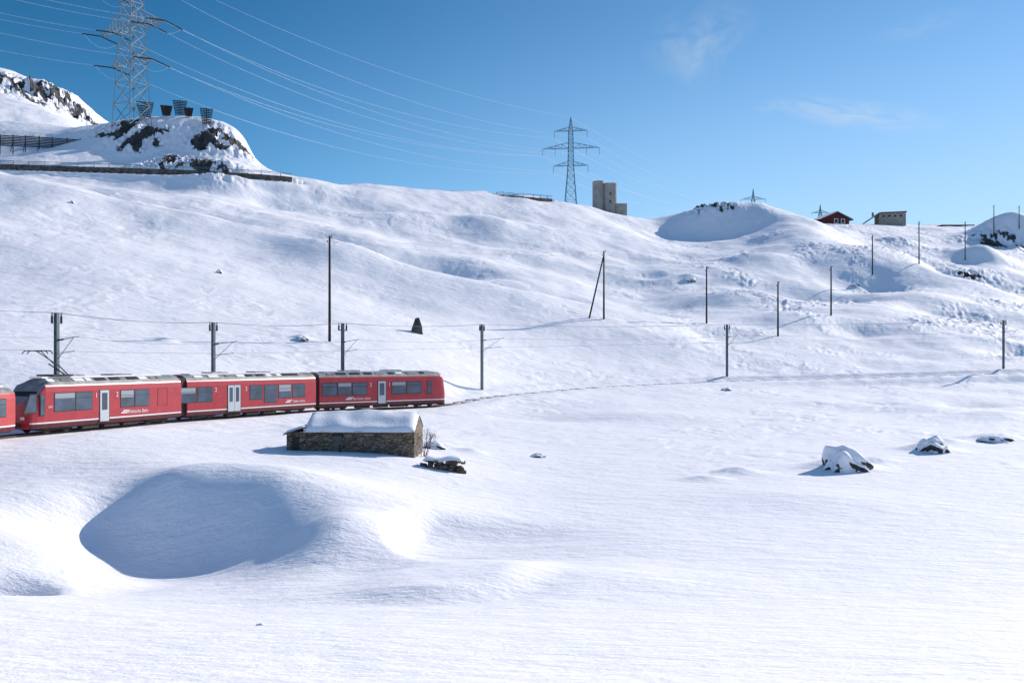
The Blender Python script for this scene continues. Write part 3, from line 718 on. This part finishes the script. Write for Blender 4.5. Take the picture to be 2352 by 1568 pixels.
# ---------------------------------------------------------------- boulders
import bmesh
def boulder(u,v,w,h,name='boulder',seed=0,deep=.8,pk=0,sink=.25,m=None,dmin=0):
    x,y,z=hp(u,v,dmin); sc=y/F; wx=w*sc/2; hh=h*sc
    bm=bmesh.new(); bmesh.ops.create_icosphere(bm,subdivisions=5 if w>24 else 4,radius=1)
    co=np.array([tuple(q.co) for q in bm.verts])
    nn=fbm(co[:,0]*1.1+seed*7.1+co[:,2]*.8,co[:,1]*1.1+co[:,2]*1.1,2,seed%9)*.45
    low=1-ss(-.1,.45,co[:,2])
    ri=(np.abs(perlin(co[:,0]*2.1+seed,co[:,2]*2.1+co[:,1],seed%5))*.3+fbm(co[:,0]*5+seed,co[:,2]*5+co[:,1]*3,3,2)*.12)*low
    f=1+nn-ri
    for q,ff,c in zip(bm.verts,f,co):
        p=Vector(c)*ff
        zz=p.z*hh
        if pk: zz*=1+pk*p.x*.6
        q.co=(p.x*wx,p.y*wx*deep,max(zz,-hh*.7))
    me=bpy.data.meshes.new(name); bm.to_mesh(me); bm.free(); me.materials.append(m or M_bould)
    me.polygons.foreach_set('use_smooth',[True]*len(me.polygons))
    o=bpy.data.objects.new(name,me); bpy.context.collection.objects.link(o); o.location=(x,y+wx*deep*.3,z-sink*hh*.3)
    return o
BL=[(1948,1078,112,50,-.8),(2148,1035,76,34,-.3),(503,628,15,9,0),(165,466,12,6,0),(1585,646,28,12,0),(1965,656,20,8,0),
    (1237,1050,34,10,0),(998,1030,50,17,0),(692,782,34,9,0),(2290,1015,80,14,0),(597,1436,18,5,0),
    (1668,898,24,7,0)]
for k,(u,v,w,h,pk) in enumerate(BL): boulder(u,v,w,h,seed=k+1,pk=pk)
x,y,z=hp(958,764); sc=y/F; mb=MB(); vs=[(-15*sc,-.5,-.4),(14*sc,-.6,-.4),(13*sc,.6,-.4),(-12*sc,.5,-.4),(-4*sc,-.15,33*sc),(4*sc,-.2,35*sc),(5*sc,.2,33*sc),(-3*sc,.2,32*sc),(-11*sc,-.45,12*sc),(12*sc,-.5,14*sc),(10*sc,.5,13*sc),(-8*sc,.4,12*sc)]
mb.add(vs,[(0,1,9,8),(1,2,10,9),(2,3,11,10),(3,0,8,11),(8,9,5,4),(9,10,6,5),(10,11,7,6),(11,8,4,7),(4,5,6,7)],M_wall); mb.obj('standing_stone',None,(x,y,z))
x,y,z=hp(1018,1078); mb=MB(); sc=y/F
for k in range(70):
    cx=random.uniform(-46,46)*sc; cz=random.uniform(-.2,24*sc*(.85+.1*math.sin(k))); cy=random.uniform(-.22,.22)
    mb.box((cx,cy,cz),(random.uniform(.1,.24),random.uniform(.1,.2),random.uniform(.06,.13)),M_mas,Matrix.Rotation(random.uniform(-.3,.3),3,'Z')@Matrix.Rotation(random.uniform(-.2,.2),3,'Y'))
vs=[];
for jy in range(9):
    for ix in range(31):
        tx=ix/30;ty=jy/8; ed=math.sqrt(max(0,1-(2*ty-1)**2))*min(1,min(tx,1-tx)*10)
        vs.append((-48*sc+96*sc*tx,-.33+.9*ty,24*sc-.1+.25*ed+.05*math.sin(tx*11)))
mb.add(vs,[(r*31+c,r*31+c+1,(r+1)*31+c+1,(r+1)*31+c) for r in range(8) for c in range(30)],M_snow)
mb.obj('dry_stone_wall',None,(x,y,z))
# ---------------------------------------------------------------- light, sky, camera
AZ=math.radians(50); EL=math.radians(27)
sd=Vector((math.sin(AZ)*math.cos(EL),math.cos(AZ)*math.cos(EL),math.sin(EL)))
l=bpy.data.lights.new('sun','SUN'); l.energy=4.9; l.angle=math.radians(.5); l.color=(1,.94,.88)
lo=bpy.data.objects.new('sun',l); bpy.context.collection.objects.link(lo); lo.rotation_euler=sd.to_track_quat('Z','Y').to_euler()
w=bpy.data.worlds.new('World'); bpy.context.scene.world=w; w.use_nodes=True; nt=w.node_tree; N=nt.nodes;K=nt.links
bg=N['Background']; bg.inputs['Strength'].default_value=.12
sky=N.new('ShaderNodeTexSky'); sky.sky_type='NISHITA'; sky.sun_disc=False; sky.sun_elevation=EL; sky.sun_rotation=AZ; sky.altitude=2200; sky.air_density=1.0; sky.dust_density=.6; sky.ozone_density=2.0
def wm(op,a,b=None,c=None,clamp=False):
    q=N.new('ShaderNodeMath'); q.operation=op; q.use_clamp=clamp
    for i,s in enumerate((a,b,c)):
        if s is None: continue
        if isinstance(s,(int,float)): q.inputs[i].default_value=s
        else: K.new(s,q.inputs[i])
    return q.outputs[0]
def wr(val,a,b,c,d):
    q=N.new('ShaderNodeMapRange'); q.interpolation_type='SMOOTHSTEP'; K.new(val,q.inputs['Value'])
    for nme,x_ in zip(('From Min','From Max','To Min','To Max'),(a,b,c,d)): q.inputs[nme].default_value=x_
    return q.outputs[0]
def wmix(f,a,b):
    mx=N.new('ShaderNodeMix'); mx.data_type='RGBA'; K.new(f,mx.inputs['Factor'])
    for s,nm in((a,'A'),(b,'B')):
        if isinstance(s,tuple): mx.inputs[nm].default_value=s
        else: K.new(s,mx.inputs[nm])
    return mx.outputs['Result']
tc=N.new('ShaderNodeTexCoord'); sx=N.new('ShaderNodeSeparateXYZ'); K.new(tc.outputs['Generated'],sx.inputs[0])
sp=N.new('ShaderNodeSeparateColor'); K.new(sky.outputs[0],sp.inputs[0]); cb=N.new('ShaderNodeCombineColor')
for i,(k,g) in enumerate(((1.7,2.2),(1.42,1.55),(1.50,1.66))):
    v=wm('MINIMUM',wm('MULTIPLY',sp.outputs[i],.11),1.0)
    K.new(wm('MULTIPLY',wm('POWER',v,g),k/.12),cb.inputs[i])
gain=N.new('ShaderNodeMix'); gain.data_type='RGBA'; gain.blend_type='MULTIPLY'; gain.inputs['Factor'].default_value=1; K.new(sky.outputs[0],gain.inputs['A']); gain.inputs['B'].default_value=(1.1,1.4,1.55,1)  # added boost: unseen upper sky brightened and tinted blue to lift shadows
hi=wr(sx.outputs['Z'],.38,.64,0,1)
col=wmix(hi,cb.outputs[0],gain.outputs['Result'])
dt=N.new('ShaderNodeVectorMath'); dt.operation='DOT_PRODUCT'; K.new(tc.outputs['Generated'],dt.inputs[0]); dt.inputs[1].default_value=(math.sin(AZ),math.cos(AZ),0)
hz1=wr(dt.outputs['Value'],.28,1.0,0,.85)
hz2=wr(sx.outputs['Z'],.05,.36,.60,.04)
haze=wm('ADD',wm('MULTIPLY',hz1,wm('ADD',hz2,.22)),wm('MULTIPLY',hz2,.14),clamp=True)
col=wmix(haze,col,(4.4,5.8,6.7,1))
for (u,v,sxx,sz,amt,rot) in((1610,85,.06,.035,.18,.3),(1965,262,.085,.016,.34,-.22),(1600,140,.03,.03,.12,0),(2120,60,.05,.012,.10,.1),(1770,245,.02,.008,.12,0)):
    dv=Vector(((u-CX)/F,1,(HV-v)/F)).normalized()
    a=N.new('ShaderNodeVectorMath'); a.operation='SUBTRACT'; K.new(tc.outputs['Generated'],a.inputs[0]); a.inputs[1].default_value=dv
    r=N.new('ShaderNodeVectorRotate'); r.rotation_type='Y_AXIS'; r.inputs['Angle'].default_value=rot; K.new(a.outputs[0],r.inputs['Vector'])
    b=N.new('ShaderNodeVectorMath'); b.operation='MULTIPLY'; K.new(r.outputs[0],b.inputs[0]); b.inputs[1].default_value=(1/sxx,1/sxx,1/sz)
    no=N.new('ShaderNodeTexNoise'); no.inputs['Scale'].default_value=1.6; no.inputs['Detail'].default_value=5; no.inputs['Roughness'].default_value=.6; no.inputs['Distortion'].default_value=.6; K.new(b.outputs[0],no.inputs['Vector'])
    le=N.new('ShaderNodeVectorMath'); le.operation='LENGTH'; K.new(b.outputs[0],le.inputs[0])
    f=wm('SUBTRACT',1.0,le.outputs['Value'],clamp=True)
    nn=wm('MULTIPLY',wm('SUBTRACT',no.outputs['Fac'],.38,clamp=True),5)
    f=wm('MULTIPLY',wm('MULTIPLY',f,nn,clamp=True),amt)
    col=wmix(f,col,(6.2,6.7,7,1))
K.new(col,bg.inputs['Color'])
cam=bpy.data.cameras.new('camera'); co_=bpy.data.objects.new('camera',cam); bpy.context.collection.objects.link(co_)
cam.sensor_width=36; cam.lens=35; cam.shift_y=40/2352; cam.clip_end=12000; cam.clip_start=.1
co_.location=(0,0,0); co_.rotation_euler=(math.pi/2,0,0); bpy.context.scene.camera=co_
sc=bpy.context.scene; sc.view_settings.view_transform='Standard'; sc.view_settings.look='None'; sc.view_settings.exposure=0
